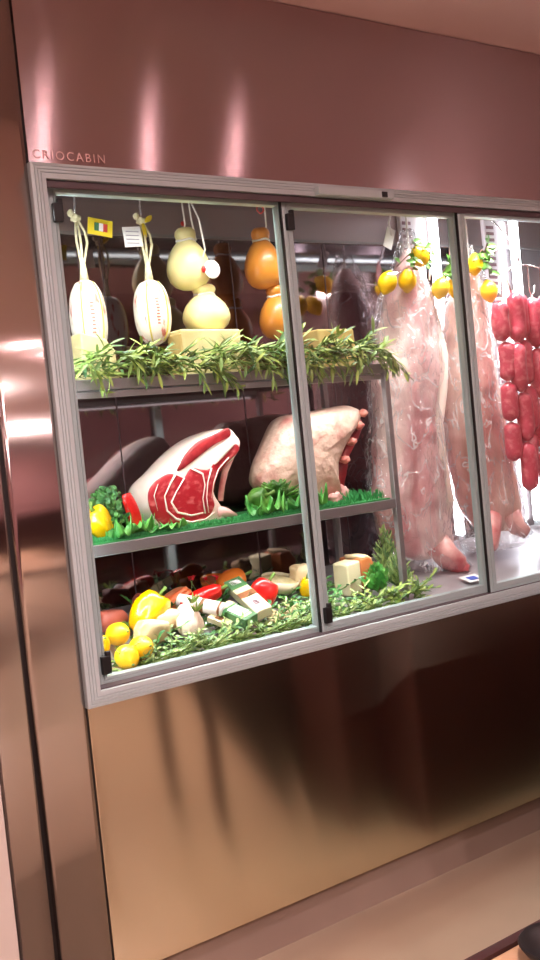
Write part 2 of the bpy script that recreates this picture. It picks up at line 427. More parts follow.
# column beside the window, gently convex, and the narrow outer post
def convex(x0, x1, y, bulge, z0, z1, n=14):
    mb = MB(); rs = []
    front = [(x0+(x1-x0)*i/n, y-bulge*(1-(2*i/n-1)**2)) for i in range(n+1)]
    loop = front+[(x1, y+.05), (x0, y+.05)]
    for z in (z0, z1): rs.append([V((a, b, z)) for a, b in loop])
    return mb.rings(rs, cap=True)
obj('side_column', convex(-.119, -.003, 0, .002, FL, CE-.002), M['column'], cab)
obj('outer_post', convex(-.205, -.134, 0, .002, FL, CE-.002), M['column'], cab)
obj('column_joint', MB().box((-.136, .02, FL), (-.117, .06, CE-.002)), M['seam'], cab)
obj('panel_joint', MB().box((-.004, .006, FL), (.004, .04, CE-.002)), M['seam'], cab)
obj('carcase_side', MB().box((-.03, .051, -.6), (.0, .55, 1.5)), M['steel'], cab)
obj('carcase_side', MB().box((W, .0, FL), (W+.1, .55, CE-.002)), M['steel'], cab)

def ring_frame(x0, x1, z0, z1, prof):
    """mitred rectangular frame: prof = list of (inset, y)"""
    mb = MB(); rs = []
    for d, y in prof:
        rs.append([V((x0+d, y, z0+d)), V((x1-d, y, z0+d)), V((x1-d, y, z1-d)), V((x0+d, y, z1-d))])
    vs = [p for r in rs for p in r]; fs = []; n = len(rs)
    for i in range(n):
        k = (i+1) % n
        for j in range(4):
            l = (j+1) % 4
            fs.append((i*4+j, i*4+l, k*4+l, k*4+j))
    return mb.add(vs, fs, False)
pr = [(0, .03), (0, -.012)]
for a in (.006, .013, .020):
    pr += [(a, -.014), (a+.0012, -.011), (a+.0024, -.011), (a+.0036, -.014)]
pr += [(.033, -.013), (.034, .062), (.028, .062)]
frame = obj('window_frame', ring_frame(0, W, 0, H, pr), M['alu'], cab, label='ribbed aluminium frame')
obj('door_track', ring_frame(.033, W-.033, .033, H-.033, [(0, .0), (0, .060), (.003, .060), (.003, .0)]), M['alu_dark'], cab, label='dark door track')
# top track fascia: the dark band above the glass
obj('track_fascia', MB().box((.036, -.006, 1.148), (W-.036, .000, 1.165)), M['alu_dark'], cab, mods=(('bevel', .003, 2),))
hb = obj('handle_bar', MB().box((.77, -.032, 1.168), (1.03, -.012, 1.190)), M['alu'], cab, mods=(('bevel', .003, 2),), label='aluminium grip bar')
obj('latch', MB().box((.985, -.035, 1.171), (1.003, -.031, 1.185)), M['black'], hb)
text_obj('lettering', 'CRIOCABIN', .027, M['letters'], cab, (.012, -.0012, 1.212), (PI/2, 0, 0), depth=.0006, spacing=1.28)

doors = [(.053, .701, .046, True), (.683, 1.322, .029, True), (1.301, 1.95, .013, False), (1.93, 2.56, .029, False)]
for i, (x0, x1, y, bump) in enumerate(doors):
    z0, z1 = (.030, 1.170); q = .022 if i == 0 else .030
    d = obj('sliding_door', ring_frame(x0, x1, z0, z1, [(0, y+.010), (0, y-.010), (.004, y-.012), (.010, y-.012), (.011, y-.010), (.013, y-.010), (.014, y-.012), (q-.002, y-.011), (q, y-.003), (q, y+.008)]),
            M['alu2'], cab)
    obj('glass_pane', MB().box((x0+.018, y-.002, z0+.018), (x1-.022, y+.002, z1-.010)), M['glass'], d)
    if i: obj('gasket', MB().box((x0-.0045, y-.011, z0+.004), (x0-.0005, y-.003, z1)), M['black'], d, label='black door gasket')
    if bump:
        for zz in (z0+.028, z1-.088):
            obj('bumper', MB().box((x0+.006, y-.024, zz), (x0+.028, y-.0125, zz+.042)).box((x0+.018, y-.022, zz+.006), (x0+.030, y-.012, zz+.052)), M['black'], d, mods=(('bevel', .002, 2),), label='black rubber bumper')

# inside of the cabinet
YB = .43
obj('back_wall', MB().box((0, YB, .12), (1.72, YB+.02, 1.15)), M['mirror'], cab, label='dark polished steel back wall')
obj('back_panel', MB().box((1.722, YB, .12), (W, YB+.02, 1.15)), M['steel_right'], cab, label='brushed grey back panel of the right bays')
obj('back_wall_top', MB().box((0, YB-.004, 1.156), (W, YB+.02, 1.30)), M['steel_in'], cab)
obj('back_rail', MB().box((0, YB-.010, 1.148), (W, YB-.001, 1.156)), M['steel'], cab)
for xx in (.36, .78, 1.13, 1.9):
    obj('back_seam', MB().box((xx, YB-.0015, .15), (xx+.003, YB+.001, 1.146)), M['alu_dark'], cab)
obj('inner_ceiling', MB().box((0, .05, 1.285), (W, YB+.02, 1.30)), M['steel_in'], cab)
obj('inner_side', MB().box((0.0, .056, .04), (.012, YB, 1.29)), M['mirror'], cab)
obj('deck', MB().add([(0, .060, .036), (W, .060, .036), (W, YB, .135), (0, YB, .135), (0, .060, .0), (W, .060, .0), (W, YB, .0), (0, YB, .0)],
    [(0, 1, 2, 3), (4, 7, 6, 5), (0, 4, 5, 1), (1, 5, 6, 2), (2, 6, 7, 3), (3, 7, 4, 0)], False), M['deck'], cab, label='sloping white display deck')
obj('hanging_rail', MB().tube([(.02, .30, 1.245), (W-.02, .30, 1.245)], .008, 12), M['wire'], cab)
def deckz(y): return .036+(y-.060)/(YB-.060)*.099
# slotted air ducts with a vertical tube lamp beside each
for x, z0, z1 in ((1.50, .16, 1.25), (1.90, .16, 1.25)):
    du = obj('air_duct', MB().box((x-.045, YB-.022, z0), (x+.055, YB-.002, z1)), M['duct'], cab, mods=(('bevel', .004, 2),), label='slotted white air duct')
    sl = MB(); k = 0; z = z0+.02
    while z < z1-.02:
        sl.box((x-.038, YB-.0235, z), (x+.0, YB-.0215, z+.011)); z += .022
    obj('slots', sl, M['slot'], du)
    lx = x+.085
    lp = obj('tube_lamp', MB().lathe((lx, YB-.04, z0), [(.001, 0), (.016, 0), (.016, z1-z0), (.001, z1-z0)], 16), M['lamp_back'], cab, label='bright vertical tube lamp')
    for zc in (z0-.02, z1):
        obj('lamp_cap', MB().lathe((lx, YB-.04, zc), [(.001, 0), (.015, 0), (.015, .021), (.001, .021)], 16), M['alu'], lp)
# tube lamp in the front left corner, behind the frame
lp = obj('tube_lamp', MB().lathe((.026, .085, .12), [(.001, 0), (.009, 0), (.009, 1.0), (.001, 1.0)], 14), M['lamp_cool'], cab)
# led strip under the head of the cabinet
obj('led_strip', MB().box((.06, .062, 1.232), (W-.06, .086, 1.262)), M['alu'], cab)
def area(name, loc, sx, sy, power, color, rot=(0, 0, 0), spread=180):
    l = bpy.data.lights.new(name, 'AREA'); l.shape = 'RECTANGLE'; l.size = sx; l.size_y = sy; l.energy = power
    l.color = color; l.spread = math.radians(spread)
    o = bpy.data.objects.new(name, l); COL.objects.link(o); o.location = V(loc)-wloc(cab); o.rotation_euler = rot; o.parent = cab
    return o
area('led_light', (.62, .085, 1.228), 1.1, .02, 6, (1., .97, .92), (math.radians(14), 0, 0), 105)
area('led_light', (1.9, .085, 1.228), 1.2, .02, 13, (1., .97, .96), (math.radians(14), 0, 0), 105)

# ------------------------------------------------------------------ shelf rack
t = thing('shelf_rack', 'two-tier steel shelf rack with square posts inside the cabinet', 'rack', (.55, .25, .05))
for z, gl in ((.734, 0), (.345, 0)):
    x0, x1, y0, y1 = .015, 1.062, .10, .40
    s = MB()
    s.box((x0, y0, z-.005), (x1, y1, z-.002))
    sh = obj('shelf', s, M['steel'], t)
    e = MB().box((x0, y0-.002, z-.026), (x1+.004, y0+.012, z)).box((x1-.008, y0, z-.026), (x1+.004, y1, z)).box((x0, y1-.012, z-.026), (x1, y1, z))
    if z > .5: e.box((x0, y0+.004, z-.044), (x1-.02, y0+.016, z-.029))
    obj('shelf_edge', e, M['steel'], sh, mods=(('bevel', .0015, 2),))
for x in (.03, 1.056):
    for y in (.105, .393):
        zb = deckz(y)
        obj('post', MB().box((x-.009, y-.009, zb), (x+.009, y+.009, .734)), M['steel'], t, mods=(('bevel', .002, 2),))
S1, S2 = .735, .346

# fill lamps added under each shelf edge to brighten the roasts and deck
for z, pw in ((.702, 3.), (.315, 3.2)):
    obj('shelf_fill_bar', MB().box((.05, .118, z), (1.03, .134, z+.012)), M['alu'], t)
    l = area('shelf_fill_light', (.54, .126, z-.002), .95, .012, pw, (1., .97, .94), (0, 0, 0), 125)
# ------------------------------------------------------------------ hanging things
def cord(parent, pts, r=.0022, m='string', name='cord'):
    return obj(name, MB().tube(pts, r, 8), M[m], parent)
RZ = 1.237
def long_cheese(x, y, ztop, zbot, w, label, tilt=0):
    t = thing('hanging_cheese', label, 'cheese', (x, y, zbot), 'long printed cheeses on ropes')
    h = ztop-zbot; N = 16
    pf = [(w*.5*(max(0, 1-abs(2*(i/N)-1)**2.5))**.5+.0005, h*i/N) for i in range(N+1)]
    obj('body', MB().lathe((x, y, zbot), pf, 28), M['label'], t)
    # folds of the casing, running lengthways
    for a in (-1.15, -2.3, .3):
        obj('casing_fold', MB().tube([(x+math.cos(a)*(r+.0005), y+math.sin(a)*(r+.0005), zbot+z) for r, z in pf[1:-1]], .0022, 6), M['yellowseam'], t, label='yellow casing fold')
    st_ = MB(); rr = random.Random(int(x*100))
    for q in range(9):
        zz = zbot+h*(.30+.045*q); rad = w*.5*(max(0, 1-abs(2*((zz-zbot)/h)-1)**2.5))**.5
        a0 = -1.75; px_, py_ = x+math.cos(a0)*(rad+.0004), y+math.sin(a0)*(rad+.0004)
        st_.box((px_-.006*rr.uniform(.5, 1), py_-.0008, zz), (px_+.006*rr.uniform(.5, 1), py_+.002, zz+.004))
    obj('print_marks', st_, M['marks'], t, label='small reddish print marks')
    k = ztop+.148
    rp = MB()
    for dx, b in ((-.007, -.004), (0, .0), (.008, .010)):
        rp.tube([(x+dx*.3, y, ztop-.004), (x+dx*.6, y, ztop+.04), (x+dx+b, y-.002, ztop+.09), (x+dx+b*.8, y, k-.03), (x+dx*.4-.004, y, k)], .0034, 8)
    rp.tube([(x, y, ztop-.005), (x, y, ztop+.045)], [.012, .006], 10)
    r = obj('rope', rp, M['rope'], t)
    obj('knot', MB().blob((x-.006, y, k+.004), (.012, .010, .010), nz=.5, seed=3).blob((x-.018, y, k+.016), (.008, .007, .010), nz=.4, seed=5), M['rope'], r)
    cord(t, [(x-.008, y, k), (x-.006, y, k+.03), (x-.002, .30, RZ)], .0028, 'wire', 'hook')
    return t, k
a, k = long_cheese(.245, .30, 1.008, .80, .094, 'long cream cheese on rope with a yellow tag, leftmost in cabinet')
tg = obj('tag', MB().box((.262, .281, k-.042), (.330, .283, k+.000), (0, math.radians(8), 0)), M['tagyellow'], a, label='yellow card tag with green, white and red flag')
for j, c in enumerate(('taggreen', 'paper', 'tagred')):
    obj('flag_stripe', MB().box((.279+j*.012, .279, k-.031), (.291+j*.012, .2815, k-.011), (0, math.radians(8), 0), (.296, .282, k-.021)), M[c], tg)
a, k = long_cheese(.432, .30, 1.008, .828, .098, 'long cream cheese on rope with a square white tag')
tg = obj('tag', MB().box((.360, .281, k-.068), (.412, .283, k-.016), (0, math.radians(-4), 0)), M['paper'], a, label='square white tag')
ln = MB()
for q in range(4): ln.box((.367, .2795, k-.060+q*.010), (.404, .2815, k-.058+q*.010))
obj('print_lines', ln, M['greyprint'], tg)
obj('ribbon', MB().leaf((.432, .292, k), (.7, 0, .5), (0, -1, 0), .035, .014).leaf((.425, .292, k), (.2, 0, -1), (0, -1, 0), .05, .012), M['tagyellow'], a, mods=(('solid', .001),))

def provolone(x, y, zb, h, w, m, label, cat='cheese', elong=1., grp=None):
    t = thing('provolone_cheese', label, cat, (x, y, zb), grp)
    R = w/2; nb = h*.80
    pf = [(.001, 0), (R*.38, h*.012), (R*.68, h*.06), (R*.88, h*.14), (R*.985, h*.25), (R, h*.34), (R*.95, h*.45), (R*.83, h*.57), (R*.64, h*.68), (R*.48, h*.745), (R*.40, h*.78)]
    obj('body', MB().lathe((x, y, zb), pf+[(R*.38, h*.79), (R*.44, h*.82), (R*.49, h*.88), (R*.46, h*.94), (R*.33, h*.985), (.001, h)], 32), M[m], t)
    nk = MB().tube([(x+R*.42*math.cos(q), y+R*.42*math.sin(q), zb+h*.782+.002*math.sin(3*q)) for q in [2*PI*i/20 for i in range(21)]], .0032, 8)
    obj('neck_string', nk, M['string'], t)
    return t
t = provolone(.572, .325, .982, .172, .122, 'prov', 'pale yellow pear-shaped cheese, upper of the pale hanging pair')
cord(t, [(.560, .32, 1.122), (.566, .31, 1.16), (.556, .30, RZ)], .0024)
cord(t, [(.60, .315, 1.118), (.585, .305, 1.17), (.578, .30, RZ)], .0024)
obj('seal', MB().blob((.565, .318, 1.163), (.007, .006, .007)), M['wax'], t, label='red wax seal')
t = provolone(.610, .318, .862, .135, .134, 'prov', 'pale yellow pear-shaped cheese, lower of the pale pair, behind cheese block')
cord(t, [(.585, .315, .985), (.592, .30, 1.04), (.588, .255, 1.08), (.575, .25, 1.16), (.572, .29, RZ-.004)], .0026)
obj('seal_disc', MB().lathe((.608, .262, 1.028), [(.001, 0), (.024, 0), (.0255, .0015), (.024, .003), (.001, .003)], 28, (PI/2, 0, 0)), M['paper'], t, label='round white seal disc')
obj('seal', MB().blob((.582, .262, 1.028), (.007, .005, .010)), M['wax'], t, label='red wax seal')
t = provolone(.825, .325, .985, .178, .112, 'smoked', 'amber smoked pear-shaped cheese, upper of the amber hanging pair')
cord(t, [(.83, .32, 1.125), (.838, .31, 1.165), (.832, .30, RZ)], .0024)
obj('bow', MB().tube([(.812+.012*math.cos(q)*abs(math.cos(q)), .295, 1.208+.012*math.sin(q)) for q in [2*PI*i/16 for i in range(17)]], .0022, 6), M['tagred'], t, label='red and white twine bow')
t = provolone(.852, .318, .838, .158, .108, 'smoked', 'amber smoked pear-shaped cheese, lower of the amber hanging pair')
cord(t, [(.852, .315, .99), (.862, .27, 1.03), (.866, .258, 1.10), (.858, .255, 1.17), (.850, .29, RZ-.004)], .0026)

# cheeses standing on the top shelf
def wedge(name, pts, y0, y1, z0, m, label, cat='cheese', rindm=None, top=None):
    cx = sum(p[0] for p in pts)/len(pts)
    t = thing(name, label, cat, (cx, (y0+y1)/2, z0))
    mb = MB(); n = len(pts)
    vs = [V((x, y0, z)) for x, z in pts]+[V((x, y1, z)) for x, z in pts]
    P = [V((x, z)) for x, z in pts]
    fs = [tuple(range(n)), tuple(reversed(range(n, 2*n)))]+[(i, i+n, (i+1) % n+n, (i+1) % n) for i in range(n)]
    mb.add(vs, fs, False)
    obj('paste', mb, M[m], t, mods=(('bevel', .006, 3),))
    if rindm:
        x0 = min(p[0] for p in pts); z1 = max(p[1] for p in pts)
        obj('rind', MB().box((x0-.003, y0+.002, z0+.004), (x0+.006, y1-.002, z1-.012)), M[rindm], t, mods=(('bevel', .002, 2),), label='brown rind')
    return t
wedge('cheese_wedge', [(.172, S1), (.268, S1), (.262, .812), (.238, .842), (.172, .858)], .2, .27, S1, 'hardcheese', 'pale hard cheese wedge standing at the left end of top shelf')
wedge('cheese_block', [(.470, S1), (.640, S1), (.652, .858), (.462, .862)], .215, .285, S1, 'hardcheese', 'square pale cheese block with brown rind in the middle of top shelf', rindm='cheeserind')
wedge('cheese_block', [(.925, S1), (1.055, S1), (1.050, .850), (.915, .852)], .215, .30, S1, 'cheeserind', 'yellowish cheese block at the right end of top shelf')

# ------------------------------------------------------------------ greenery
def garland(name, label, x0, x1, y, z, dens, L, w, mt, spread=(-.6, 1), drop=.5, seed=1, yj=.05, zj=.03, cat='garland', zf=None):
    r = random.Random(seed)
    t = thing(name, label, cat, ((x0+x1)/2, y, z))
    st = MB(); lf = MB(); n = int((x1-x0)*dens)
    for i in range(n):
        x = x0+(x1-x0)*(i+.5)/n+r.uniform(-.01, .01)
        yy = y+r.uniform(-yj, yj); zz = z+.004+r.random()*zj
        if zf: zz = zf(yy)+.006+r.random()*zj
        ang = r.uniform(-PI, PI)
        if r.random() < .55: d = V((r.uniform(.1, 1.), r.uniform(-1, -.1), r.uniform(-.15, .35)*1.))
        else: d = V((math.cos(ang), math.sin(ang)*.6, r.uniform(.05, .8)))
        d.normalize(); Ls = r.uniform(.05, .10)
        fl = drop if yy < .13 else 0.
        pts = [V((x, yy, zz))+d*Ls*q-V((0, 0, 1))*fl*Ls*q*q for q in (0, .35, .7, 1)]
        lim = (lambda q: (zf(q.y) if zf else z)+.006)
        for q in pts:
            if q.y > .093 or zf: q.z = max(q.z, lim(q))
            q.y = max(q.y, .066)
        st.tube(pts, [.0022, .002, .0016, .001], 5)
        m = 7
        for q in range(m):
            u = (q+.5)/m*3; j = min(2, int(u)); p = pts[j].lerp(pts[j+1], u-j)
            dd = (pts[j+1]-pts[j]).normalized(); side = dd.cross(V((0, 0, 1))).normalized()
            s = 1 if q % 2 else -1
            ld = (dd*.8+side*s*r.uniform(.4, .9)+V((0, 0, r.uniform(-.25, .45)))).normalized()
            LL = L*r.uniform(.7, 1.15)
            e = p+ld*LL
            if e.y < .062:
                ld = V((ld.x, ld.y*.15, ld.z)).normalized(); e = p+ld*LL
            if e.y > .093 or zf:
                if e.z < lim(e): ld.z = max(ld.z, .12); ld.normalize()
            lf.leaf(p, ld, V((r.uniform(-.4, .4), -.5, .8)), LL, w*r.uniform(.8, 1.2), r.uniform(.0, .2))
    obj('stem', st, M['stemg'], t)
    obj('leaves', lf, M[mt], t, kind='stuff')
    return t
garland('leaf_garland', 'green narrow-leaved garland draped along the front of top shelf', .10, 1.06, .120, S1, 190, .044, .0085, 'leafy', seed=3, yj=.032, drop=.75, zj=.055)
garland('leaf_bed', 'dark green leafy bed under the food on the deck, first bay', .22, .90, .22, .06, 150, .022, .009, 'herb', seed=19, yj=.10, drop=0, zj=.004, zf=deckz, cat='greens')
garland('leaf_garland', 'blue-green leaf garland behind the glass along the deck front', .215, .90, .088, .06, 200, .020, .006, 'leafb', seed=9, yj=.022, drop=0, zj=.010, zf=deckz)
garland('leaf_sprig', 'low green leaves around the lemons on the deck', .10, .24, .095, .06, 150, .018, .007, 'leafb', seed=29, yj=.03, drop=0, zj=.002, zf=deckz, cat='greens')
garland('leaf_garland', 'green leaf garland on deck below the shelf rack in the second bay', .88, 1.12, .10, .06, 150, .026, .007, 'leafy', seed=12, yj=.025, drop=0, zj=.02, zf=deckz)

def bush(name, label, c, rx, ry, rz, n, L, w, mt, seed=1, cat='greens', stem=True, upz=0.):
    r = random.Random(seed); t = thing(name, label, cat, (c[0], c[1], c[2]))
    lf = MB(); st = MB()
    for i in range(n):
        a = r.uniform(0, 2*PI); b = r.uniform(.05, 1.3)
        d = V((math.cos(a)*math.sin(b)*rx, math.sin(a)*math.sin(b)*ry, math.cos(b)*rz+.004))
        k = r.uniform(.3, 1.); p = V(c)+d*k
        if stem and i % 6 == 0: st.tube([V(c)+V((0, 0, .003)), V(c)+d*.5*k+V((0, 0, .004)), p], [.0018, .0014, .001], 5)
        ld = (d.normalized()+V((r.uniform(-1, 1), r.uniform(-1, 1), r.uniform(-.1, 1)))*.7).normalized()
        lf.leaf(p, ld, V((r.uniform(-1, 1), -1, r.uniform(0, 1))), L*r.uniform(.6, 1.2), w*r.uniform(.8, 1.2), r.uniform(-.1, .4), w*.15)
    if stem: obj('stem', st, M['stemg'], t)
    obj('leaves', lf, M[mt], t, kind='stuff')
    return t
# lower shelf greens
bush('parsley_bunch', 'dark curly parsley bunch at the left end of the lower shelf', (.19, .19, S2+.012), .055, .05, .115, 420, .014, .012, 'herb', 4)
def frilly(name, label, c, L, W, rz, mt, seed, ht=.02, cat='lettuce leaf', group=None):
    """ruffled lettuce leaf lying flat"""
    r = random.Random(seed); t = thing(name, label, cat, c, group)
    mb = MB(); nu, nv = 54, 14; vs = []
    for i in range(nu+1):
        u = i/nu
        hw = W*.5*(math.sin(PI*min(1, .08+u*.86))**.6)
        for j in range(nv+1):
            v = 2*j/nv-1
            x = (u-.5)*L; y = v*hw
            ruf = abs(v)**1.6*ht*(.9+.55*math.sin(u*26+seed+v*2)+.9*noise.noise(V((u*11, v*4, seed))))
            z = .004+abs(ruf)+.006*(1-v*v)*math.sin(u*PI)
            p = V((x+.006*math.sin(u*23+seed)*abs(v), y*(1+.1*math.sin(u*27+seed)), z)); p.rotate(Euler((0, 0, rz)))
            vs.append(V(c)+p)
    fs = [(i*(nv+1)+j, (i+1)*(nv+1)+j, (i+1)*(nv+1)+j+1, i*(nv+1)+j+1) for i in range(nu) for j in range(nv)]
    mb.add(vs, fs, True)
    obj('blade', mb, M[mt], t, mods=(('solid', .0012),))
    rib = [V((( q-.5)*L*.9, 0, .0065+.006*math.sin(PI*q))) for q in (0, .3, .6, 1)]
    for p in rib: p.rotate(Euler((0, 0, rz)))
    obj('midrib', MB().tube([V(c)+p for p in rib], [.003, .0024, .0018, .001], 6), M['jar'], t)
    return t
frilly('lettuce_leaf', 'bright green frilly lettuce leaf on the lower shelf by the parsley', (.225, .142, S2+.002), .14, .075, .25, 'lettuce', 2, .036)
frilly('lettuce_leaf', 'bright green lettuce leaf tucked in front of the cut rib roast', (.315, .130, S2+.002), .11, .045, .05, 'lettuce', 5, .016)
frilly('lettuce_leaf', 'green lettuce leaf between the two rib roasts', (.635, .150, S2+.002), .13, .085, .35, 'lettuce', 8, .038)
frilly('lettuce_leaf', 'green lettuce leaf before the whole rib roast', (.76, .140, S2+.002), .14, .06, .1, 'lettuce', 11, .036)
# green display mat with short blades
t = thing('grass_mat', 'flat green artificial grass mat under the roasts on the lower shelf', 'mat', (.55, .25, S2))
obj('backing', MB().box((.04, .113, S2-.002), (1.04, .385, S2+.003)), M['turf'], t)
r = random.Random(5); g = MB()
for i in range(2600):
    x = r.uniform(.05, 1.03); y = .118+r.random()**2*.09 if x < .9 else r.uniform(.118, .37)
    hgt = .011 if x < .93 else .03
    g.leaf((x, y, S2+.002), (r.uniform(-.6, .6), r.uniform(-.5, .3), 1), (0, -1, 0), hgt*r.uniform(.6, 1.2), .0045, .2)
obj('blades', g, M['turf'], t, kind='stuff')

# ------------------------------------------------------------------ rib roasts
def XZ(*p): return list(p)
t = thing('rib_roast', 'bone-in rib roast with red cut face and thick white fat', 'meat', (.44, .26, S2))
face = [(.345, .353), (.318, .385), (.316, .42), (.335, .462), (.385, .497), (.43, .533), (.492, .571), (.565, .592), (.592, .572), (.603, .548), (.583, .515), (.538, .488), (.510, .452), (.505, .418), (.522, .385), (.532, .353), (.45, .350)]
mb = MB(); n = 64; P = ccw(smooth_poly(face, n)); cen = sum(P, V((0, 0)))/n; rs = []
for s, y in ((.01, .196), (.6, .196), (.95, .1965), (.995, .200), (1.0, .212), (1.0, .25), (.985, .29), (.95, .32), (.86, .345), (.65, .357), (.01, .36)):
    ring = []
    for p in P:
        q = cen+(p-cen)*s
        q.y = max(q.y, S2+.004)
        w = V((q.x-(y-.2)*.12, y, q.y)); w += V((0, .3, 0))*.004*noise.noise(w*30)
        ring.append(w)
    rs.append(ring)
obj('fat_cap', mb.rings(rs), M['fat'], t)
def Z4(px, py):   # helper: cut-face drawing coordinates -> metres
    x = .13968+.0008853*px-.0000954*py; z = .76282-.000094*px-.000771*py
    return (x, z)
red = [Z4(*p) for p in ((236, 378), (256, 345), (298, 318), (322, 322), (346, 334), (372, 298), (408, 302), (440, 298), (468, 258), (505, 228), (534, 212), (541, 236), (505, 274), (472, 312), (456, 352), (450, 400), (455, 430), (432, 468), (402, 490), (335, 500), (284, 492), (254, 460), (238, 420))]
obj('loin_muscle', slab(MB(), red, .1945, .205, n=80, dome=.003), M['meat'], t, label='red loin muscle')
top = [Z4(*p) for p in ((325, 305), (352, 258), (395, 212), (450, 184), (500, 160), (510, 186), (470, 207), (425, 240), (372, 282), (340, 306))]
obj('top_muscle', slab(MB(), top, .1945, .205, dome=.003), M['meatdark'], t)
for pts, r in ((((320, 318), (303, 350), (284, 392), (292, 440), (322, 468), (372, 480), (420, 472), (452, 448)), (.005, .0035, .003, .0045, .005, .004, .003, .002)),
               (((348, 332), (322, 378), (306, 412), (326, 446), (372, 458), (412, 450)), (.004, .003, .0045, .005, .0045, .003)),
               (((372, 300), (410, 318), (418, 356), (411, 402), (420, 452)), (.004, .0045, .003, .0028, .004)),
               (((440, 298), (428, 345), (424, 398), (432, 450)), (.005, .003, .0025, .002)),
               (((262, 352), (250, 390), (262, 440)), (.0012, .0022, .001)),
               (((500, 262), (466, 300), (448, 350), (442, 400)), (.003, .0028, .002, .001))):
    q = [(Z4(*p)[0], .1925, Z4(*p)[1]) for p in pts]
    obj('fat_seam', MB().tube(q, [x*.62 for x in r], 8), M['fat'], t)
bone = [Z4(*p) for p in ((455, 262), (500, 218), (515, 200), (524, 208), (500, 238), (462, 278), (448, 286))]
obj('rib_bone', slab(MB(), bone, .188, .2, dome=.002, n=40), M['fat'], t)
bs = MB()
bs.tube([(.578, .21, .515), (.556, .215, .478), (.545, .22, .44), (.535, .22, .40)], [.008, .009, .008, .008], 10)
bs.tube([(.512, .205, .376), (.538, .20, .368), (.568, .20, .356)], [.016, .013, .006], 8)
bs.tube([(.512, .205, .37), (.53, .21, .36), (.55, .21, .353)], [.014, .010, .005], 8)
obj('rib_edge', bs, M['rawred'], t)

t = thing('rib_roast', 'whole rib roast seen from its pinkish fat side, behind door stile', 'meat', (.87, .27, S2))
body = [(.680, .455), (.712, .512), (.752, .570), (.796, .612), (.85, .614), (.94, .624), (1.02, .628), (1.062, .612), (1.06, .585), (1.02, .548), (.982, .505), (.955, .457), (.945, .40), (.948, .358), (.88, .352), (.79, .352), (.73, .375), (.685, .415)]
mb = MB(); n = 72; P = ccw(smooth_poly(body, n)); cen = sum(P, V((0, 0)))/n; rs = []
for s, y in ((.01, .182), (.35, .185), (.65, .192), (.86, .206), (.96, .226), (1.0, .250), (.985, .285), (.93, .315), (.8, .335), (.5, .345), (.01, .35)):
    ring = []
    for p in P:
        q = cen+(p-cen)*s; q.y = max(q.y, S2+.004)
        w = V((q.x, y, q.y)); w += V((0, 1, 0))*.012*noise.noise(w*9)+V((0, 1, 0))*.004*noise.noise(w*30)
        w.y = min(w.y, .398)
        ring.append(w)
    rs.append(ring)
obj('fat_cap', mb.rings(rs), M['fat2'], t)
obj('cut_muscle', slab(MB(), [(1.062, .588), (1.052, .560), (1.02, .532), (.985, .492), (.958, .45), (.948, .40), (.95, .366), (.965, .37), (.968, .42), (.985, .465), (1.015, .502), (1.05, .535), (1.072, .57)], .235, .30, dome=.004), M['meatdark'], t)
for zz, xx in ((.60, 1.055), (.565, 1.035), (.52, 1.0), (.47, .968)):
    obj('rib_end', MB().blob((xx, .215, zz), (.013, .02, .012), nz=.3, seed=zz*9), M['marrow'], t)
obj('rib_edge', MB().blob((.953, .222, .372), (.016, .02, .024), nz=.5, seed=3).blob((.90, .19, .365), (.02, .02, .016), nz=.5, seed=6), M['rawred'], t)

# ------------------------------------------------------------------ peppers, lemons etc.
def pepper(name, label, c, r, rot, m, seed=0, lobes=4, cat='pepper', stem=True, long=1.):
    t = thing(name, label, cat, (c[0], c[1], c[2]-r[2]*.8))
    def fn(d, ph, th):
        k = 1+.11*math.cos(lobes*ph)*math.sin(th)
        tz = d.z; taper = 1.-.22*(.5-tz*.5)
        return V((d.x*k*taper, d.y*k*taper, tz if abs(tz) < .8 else math.copysign(.8+(abs(tz)-.8)*.0-(math.hypot(d.x, d.y) < .35)*.10, tz)))
    obj('flesh', MB().blob(c, r, rot, .06, 6, 32, 20, seed, fn), M[m], t)
    if stem:
        R = Euler(rot).to_matrix(); u = R @ V((0, 0, 1)); p = V(c)+u*r[2]*.70
        obj('stem', MB().tube([p, p+u*.014, p+u*.026+V((.006, 0, .002))], [.007, .004, .005], 8), M['stemg'], t)
    return t
def lemon(label, c, s, rot, group=None, stemless=True):
    t = thing('lemon', label, 'lemon', (c[0], c[1], c[2]-s*.9), group)
    def fn(d, ph, th):
        z = d.z
        k = 1.
        nip = max(0, abs(z)-.88)/.12
        return V((d.x, d.y, z*1.18+math.copysign(nip*.20, z)))
    obj('rind', MB().blob(c, (s, s, s), rot, .03, 6, 24, 18, int(c[0]*100), fn), M['lemon'], t)
    R = Euler(rot).to_matrix(); p = V(c)+R @ V((0, 0, s*1.34))
    obj('stem_end', MB().blob(p, (.004, .004, .003)), M['stemg'], t)
    return t
pepper('bell_pepper', 'yellow bell pepper at the left edge of the lower shelf', (.156, .168, S2+.046), (.034, .034, .048), (.15, -.5, 0), 'pepyel', 1)
pepper('pepper_wedge', 'upright red pepper piece leaning beside the cut rib roast', (.246, .165, S2+.060), (.018, .016, .062), (0, -.28, 0), 'pepred', 2, 2, stem=False)
pepper('green_pepper', 'green ribbed pepper between the rib roasts', (.630, .185, S2+.045), (.034, .034, .038), (1.2, .3, .4), 'darkleaf', 4)
